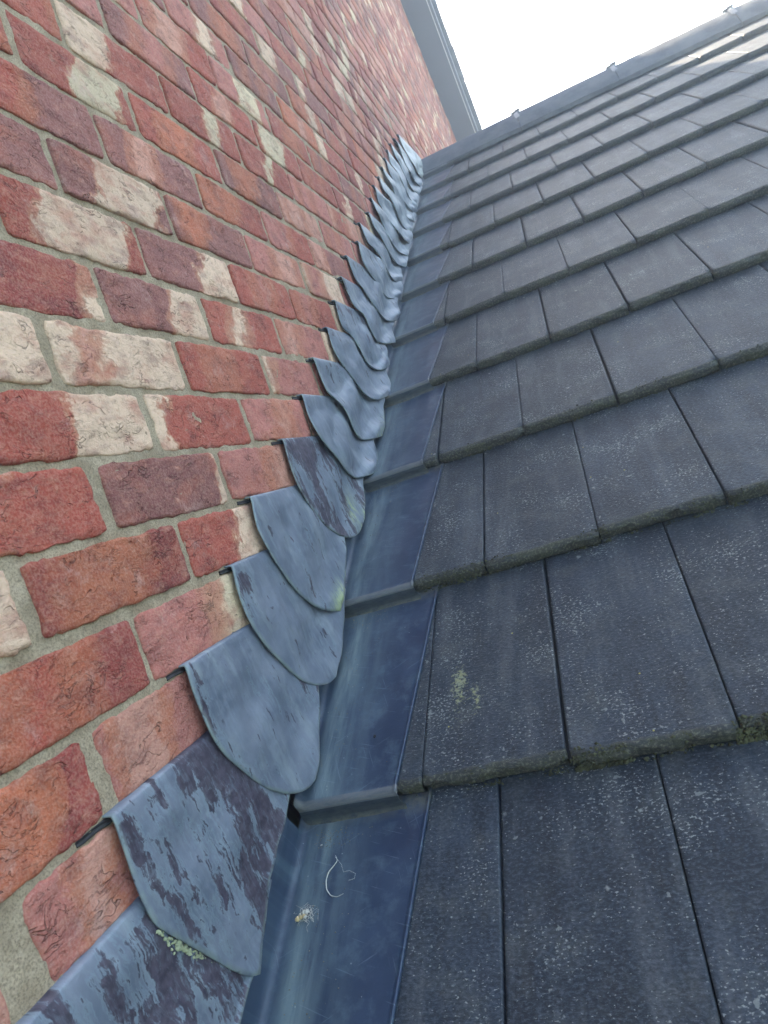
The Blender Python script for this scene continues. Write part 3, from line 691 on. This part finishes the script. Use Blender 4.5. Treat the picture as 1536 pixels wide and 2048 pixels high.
def lead(k, label):
    r = random.Random(k * 19 + 5); m = MB(); zk = k * .075 + .001
    Lc, Bc = outline(k); yk = Lc[0][1]; last = k == 17
    NV, NU = 48, 44
    L3 = smooth_curve(Lc, NV, 2 if k < -4 else 3)
    up_ = np.array([0, CT, ST])
    Bfull = [Lc[-1]] + Bc
    if not last: Bfull.append(tuple(np.array(Bc[-1]) + up_ * .055 + np.array([-.006, 0, -.004])))
    B3 = smooth_curve(Bfull, NU, 3)
    TR = np.array([.0030, yk + .235, zk]) if not last else np.array([.006, 3.19, 1.352])
    T3 = np.array([np.array([.0075, yk, zk])]) * 0
    uu = np.linspace(0, 1, NU)[:, None]; T3 = L3[0] * (1 - uu) + TR * uu
    if not last: T3[:, 0] = .0030 + .0045 * np.clip(1 - (T3[:, 1] - yk) / .17, 0, 1)
    R3 = TR + (B3[-1] - TR) * np.linspace(0, 1, NV)[:, None]
    U = np.linspace(0, 1, NU)[:, None, None]; V = np.linspace(0, 1, NV)[None, :, None]
    S = (1 - U) * L3[None] + U * R3[None] + (1 - V) * T3[:, None] + V * B3[:, None] - ((1 - U) * (1 - V) * L3[0] + U * (1 - V) * TR + (1 - U) * V * L3[-1] + U * V * B3[-1])
    Uu = np.broadcast_to(U[..., 0], (NU, NV)); Vv = np.broadcast_to(V[..., 0], (NU, NV))
    Yw, Zw = S[..., 1], S[..., 2]
    below = -(Zw - (Yw - OY) * math.tan(TH) - OZ)         # height above the roof line, negative up
    amp = .45 if k < -3 else .7 if k < 0 else 1.1
    hgt = np.clip(-below / .16, 0, 1)                      # 0 at the roof, 1 at the top
    wv = np.sin(hgt * 7.5 + 1.3 + 1.6 * noise(Yw * 4.5, 0 * Zw, 0, 3)) * sstep(0, .12, Vv) * sstep(0, .2, Uu + .04)
    S[..., 0] += amp * (.0042 * wv + .0045 * fbm(Yw * 13, Zw * 10, 1, 60, 3) * sstep(0, .2, Vv) * sstep(0, .12, Uu))
    if k >= 0:
        S[..., 0] += .005 * noise(Uu * r.uniform(3, 6), Vv * r.uniform(2, 5), k * 1.3, 5) * sstep(0, .2, Vv) + .008 * r.uniform(.2, 1.2) * np.exp(-((Vv - .86) / .09) ** 2 - ((Uu - .16) / .10) ** 2)
    S[..., 0] += (Uu * (1 - Uu)) * Vv * .004
    S[..., 0] += .0022 * noise(Yw * 38, Zw * 30, k, 77) * sstep(.02, .2, Vv) * sstep(0, .1, Uu)
    S[..., 0] = np.maximum(S[..., 0], .0032)
    A, B = Yw - yk, Zw - zk; X = S[..., 0]; u = uu[:, 0]; V = Vv; tilt = (T3[:, 0] - .0036)[:, None] * np.ones((1, NV))
    W_ = np.minimum(Uu * .25, (1 - V) * .25)
    ed = np.clip(1 - W_ / .0030, 0, 1) * .8  # edge highlight painted along the free rims
    # top fold into the bed joint
    fold = []
    for dx, dzz in ((-.018, .0022), (-.004, .0024), (.0022, .0016)):
        fold.append(np.stack([np.full(NU, dx) + (tilt[:, 0] if dx > 0 else 0), T3[:, 1], T3[:, 2] + np.full(NU, dzz)], -1))
    P = S.copy()
    # crisp shoulder at the fold
    P[:, 0, 0] -= .0008
    P = np.concatenate([np.stack(fold, 1), P], 1)
    UVm = np.concatenate([np.stack([np.stack([A[:, 0], np.full(NU, d)], -1) for d in (.014, .006, .003)], 1), np.stack([A, B], -1)], 1)
    pd_ = PDK.get(k, .34 + r.uniform(-.05, .05))
    PD = pd_ + .18 * np.exp(-(B / .035) ** 2) * (k > -2 or k == -5) - .12 * (B > -.008)
    if k == -3: PD = PD + .35 * np.exp(-((A - .02) / .03) ** 2 - ((B + .02) / .02) ** 2)
    if k == -5: PD = PD + .22 * sstep(.06, .16, A) - .12 * sstep(.05, .0, A)
    if k in (-4,): PD = PD + .2 * np.exp(-((A - .005) / .012) ** 2) + .2 * sstep(.16, .2, A)
    wt = np.clip((k - 4) / 22, 0, .3) * np.ones(A.shape)  # higher pieces painted paler, standing in for grazing sheen
    if last: wt = wt * 0 + .55
    gr_ = np.zeros(A.shape)
    if k in (-2, -1, 1): gr_ = sstep(.82, 1, V) * sstep(.5, .1, Uu)
    if k == -1: gr_ = np.maximum(gr_, np.exp(-((A - .16) / .02) ** 2 - ((V - .75) / .1) ** 2))
    if last: gr_ = .5 * sstep(.3, .8, V)
    cat = lambda q: np.concatenate([np.repeat(q[:, :1], 3, 1), q], 1)
    m.grid(P, UV=UVm, flip=False, pd=cat(PD), ed=cat(ed), wt=cat(wt), green=cat(gr_))
    root = (0, float(yk), float(zk))
    o = empty('lead_flashing', root); sh = child_build(m, 'lead_sheet', M_lead, o)
    md = sh.modifiers.new('thickness', 'SOLIDIFY'); md.thickness = .0019; md.offset = -1
    tag(o, label, 'lead flashing', 'stepped lead flashing pieces folded out of the bed joints')
    # turned-in lip left of the corner, blackened for the slot's shade
    tn = MB(); ln = r.uniform(.012, .026) if k != -5 else .032
    if last: ln = .01
    N = 9; a_ = np.linspace(-ln, .02, N)
    pr_ = [(-.008, -.0024), (-.0016, -.0025), (-.0010, -.0016), (-.0026, -.0008), (-.0026, .0014), (-.0018, .0026), (-.008, .0026)]
    PP = []
    for q, aa in enumerate(a_):
        w_ = .9 + .1 * min(1, q / 2)
        PP.append([[px_ * w_ + .0008 + (.003 if aa > -.002 else 0), aa + yk, zk - .0015 + pz_ * w_ + .0006 * float(noise(aa * 90, px_ * 300, k))] for px_, pz_ in pr_])
    tn.grid(np.array(PP), flip=True)
    tn.add(PP[0], [(0, 1, 2, 3, 4, 5, 6)])
    to = tn.build('turned_in_lip', M_dark, o); to.matrix_parent_inverse = Matrix.Translation(-Vector(root))
LEADL = {-6: 'lowest lead flashing piece, streaked purple and blue, cut off by the photo corner',
 -5: 'large lead flashing piece with big purple-brown bare patches and a pointed tip',
 -4: 'smooth lead flashing piece with small dark nicks, next above the big patched one',
 -3: 'plain rounded lead flashing piece with a purple stain only at its top left corner',
 -2: 'lead flashing piece with scattered short dark nicks across its middle',
 -1: 'lead flashing piece with a brown streaked top and yellow-green stains near its tip',
 17: 'topmost long whitish lead flashing piece running up to the ridge'}
for k in range(-6, 18):
    lab = LEADL.get(k, 'wavy lead flashing piece, %s above the green-stained one' % (ordn[k - 1 + 1] if k > 0 else 'next'))
    if k == 0: lab = 'wavy lead flashing piece directly above the one with yellow-green stains by its tip'
    lead(k, lab)

# ------------------------------------------------------------------ small things lying about
def on_soaker(px, py, j, t=.5):
    X, s = pix(px, py, -TT * t + .003); tt = s / G - j; X, s = pix(px, py, -TT * tt + .003); return X, s, -TT * (s / G - j) + .0035
# husk with silk
X, s, h = on_soaker(605, 1836, -1)
hk = empty('insect_husk', tuple(RP(X, s, h))); tag(hk, 'small amber and white insect husk in a tuft of silk on the dusty soaker', 'husk')
inv = Matrix.Translation(-Vector(hk.location))
m = MB()
for q in range(3):
    c = RP(X - .004 + q * .0035, s - .002 + q * .0015, h + .0022); m.blob(c, .0030 - q * .0004, .8, q)
a = m.build('shell', M_shell, hk); a.matrix_parent_inverse = inv
m = MB(); r = random.Random(4)
for q in range(9):
    m.blob(RP(X + r.uniform(-.004, .006), s + r.uniform(-.001, .006), h + .002), r.uniform(.0014, .0030), .7, q)
for q in range(70):
    a0 = np.array([X + r.gauss(.004, .004), s + r.gauss(.003, .003), h + .001]); d = r.uniform(0, 6.28); L = r.uniform(.003, .011)
    pts = [RP(a0[0] + L * f * math.cos(d + f * r.uniform(-1, 1)), a0[1] + L * f * math.sin(d + f * r.uniform(-1, 1)), a0[2] + .0025 * math.sin(f * 3.1)) for f in (0, .33, .66, 1)]
    m.tube(pts, .00012, 3)
a = m.build('silk', M_silk, hk); a.matrix_parent_inverse = inv
# curled fibre
pxs = [(672, 1712), (676, 1722), (668, 1733), (658, 1745), (653, 1762), (654, 1780), (662, 1792), (675, 1795), (688, 1788)]
pts = []
for q, (x, y) in enumerate(pxs):
    X, s, h = on_soaker(x, y, -1); pts.append(RP(X, s, h + .0008))
P0_ = np.array(pts); tt = np.linspace(0, len(pts) - 1, 33); sp = [[np.interp(t, range(len(pts)), P0_[:, c]) for c in range(3)] for t in tt]
sp = np.array(sp); sp[1:-1] = (sp[:-2] + 2 * sp[1:-1] + sp[2:]) / 4
m = MB(); m.tube(sp, [.00022 + .00035 * math.sin(math.pi * i / 32) for i in range(33)], 5)
pxs = [(672, 1715), (684, 1730), (688, 1745), (700, 1742), (712, 1748), (710, 1758), (698, 1762)]
pts = [RP(*(lambda q: (q[0], q[1], q[2] + .001))(on_soaker(x, y, -1))) for x, y in pxs]; m.tube(pts, .00014, 4)
tag(m.build('curled_fibre', M_fibre, None, loc=tuple(sp[16])), 'thin pale curled fibre lying on the dusty blue soaker', 'fibre')
# black disc painting the dark of a nail hole on the soaker
X, s, h = on_soaker(750, 1473, 0)
m = MB(); th = np.linspace(0, 2 * math.pi, 13)
m.grid(np.array([[RP(X + rr * math.cos(a), s + rr * 1.25 * math.sin(a), h - .0002 + hh) for a in th] for rr, hh in ((.0001, .0004), (.0016, .0005), (.0020, .0002))]))
tag(m.build('nail_hole_disc', M_dark, None, loc=tuple(RP(X, s, h))), 'round black disc standing for the nail hole in the upper part of the second soaker', 'nail')
# crumbs: mortar crumb beside the lead, dirt tuft under the kick, lichen crust below the lead edge
def crumbs(name, label, cat, px, py, j, n, sx, sy, rr, mat, stuff=False):
    X, s, h = on_soaker(px, py, j); m = MB(); r = random.Random(px)
    for q in range(n):
        m.blob(RP(X + r.gauss(0, sx), s + r.gauss(0, sy), h + r.uniform(0, .002)), rr * r.uniform(.4, 1.2), .8, q, (5, 4))
    o = m.build(name, mat, None, loc=tuple(RP(X, s, h))); tag(o, label, cat); return o
crumbs('mortar_crumb', 'small pale mortar crumb stuck at the edge of the nicked lead piece', 'crumb', 695, 1130, 1, 4, .0012, .002, .0022, M_silk)
crumbs('dirt_tuft', 'crumbly brown tuft of dirt caught under a soaker kick', 'dirt', 742, 968, 1, 60, .012, .0035, .0018, M_crumb)
crumbs('grit_grain', 'single pale grain of grit lying above the curled fibre', 'grit', 645, 1692, -1, 2, .0006, .0006, .0012, M_silk)
# pale lichen crust below the edge of the big patched lead piece
m = MB(); r = random.Random(3)
for q in range(120):
    f = r.random(); px_, py_ = 312 + f * 140 + r.gauss(0, 2), 1856 + f * 82 + abs(r.gauss(0, 9))
    y_, z_ = at_x(px_, py_, .012)
    m.blob((.012, y_, z_), r.uniform(.0007, .0020) * (1.6 if .3 < f < .5 or .75 < f < .85 else 1), .8, q, (5, 4))
o_l = m.build('lichen_crust', plain('pale_lichen', (.34, .36, .22), .95, 0, 300, .001, .3), None, loc=(.015, -.06, -.53)); tag(o_l, 'pale yellow lichen crust along the lower edge of the big patched lead piece', 'lichen')
# moss crusts along the tile noses
m = MB(); r = random.Random(11)
def crust(j, xa, xb, n, big):
    for q in range(n):
        X = r.uniform(xa, xb); e = float(fbm(X * 22, j, 0, 88, 3))
        if e < .02 + (.0 if j == 0 and X > xm else .05) and r.random() < .93: continue
        rr = r.uniform(.0008, .0022) * big
        if r.random() < .55: P = RP(X, j * G + r.uniform(-.0035, .001), -TT + r.uniform(0, .004))
        elif r.random() < .7: P = RP(X, j * G + r.uniform(-.001, .001), -TT * r.random() * .8)
        else: P = RP(X, j * G + r.uniform(0, .012), -.0004)
        m.blob(P, rr, .7, q, (4, 3))
xm = pix(1140, 1510)[0]
crust(0, xm, xm + .40, 2600, 1.25); crust(0, .135, xm, 260, .8); crust(1, .14, 1.1, 2000, 1.); crust(2, .14, 1.2, 1600, .9); crust(3, .14, 1.4, 500, .8); crust(4, .14, 1.5, 300, .8); crust(-1, .13, .6, 200, .8)
tag(m.build('moss', M_moss, None, loc=tuple(RP(.5, 0, 0))), 'crumbly olive moss crusting the lower edges of the tile courses', 'moss', kind='stuff')

# ------------------------------------------------------------------ volume added to imitate lens veiling glare
hz = MB(); hz.box((-71, -71, -4.6), (71, 71, 7.2))
t = bpy.data.materials.new('veil_haze'); t.use_nodes = True; n_ = t.node_tree.nodes; n_.remove(n_['Principled BSDF'])
pv = n_.new('ShaderNodeVolumePrincipled'); pv.inputs['Color'].default_value = (.80, .91, 1, 1); pv.inputs['Density'].default_value = VEIL_HAZE; pv.inputs['Anisotropy'].default_value = .6
t.node_tree.links.new(pv.outputs[0], n_['Material Output'].inputs['Volume'])
tag(hz.build('veil_haze', t, None, smooth=False), kind='stuff')

# loose grit lying in the soakers, thicker beside the wall and behind each kick
m = MB(); r = random.Random(21)
for q in range(520):
    j = r.choice([-1, -1, -1, 0, 0, 1, 2]); t_ = r.choice([r.uniform(.05, .93), r.uniform(.86, .93)]); X = min(.125, .022 + abs(r.gauss(0, .03)))
    m.blob(RP(X, (j + t_) * G, -TT * t_ + .0034), r.uniform(.0003, .0009), .7, q, (4, 3))
tag(m.build('grit', M_crumb, None, loc=tuple(RP(.05, 0, 0))), 'fine grit scattered in the blue-grey soakers', 'grit', kind='stuff')
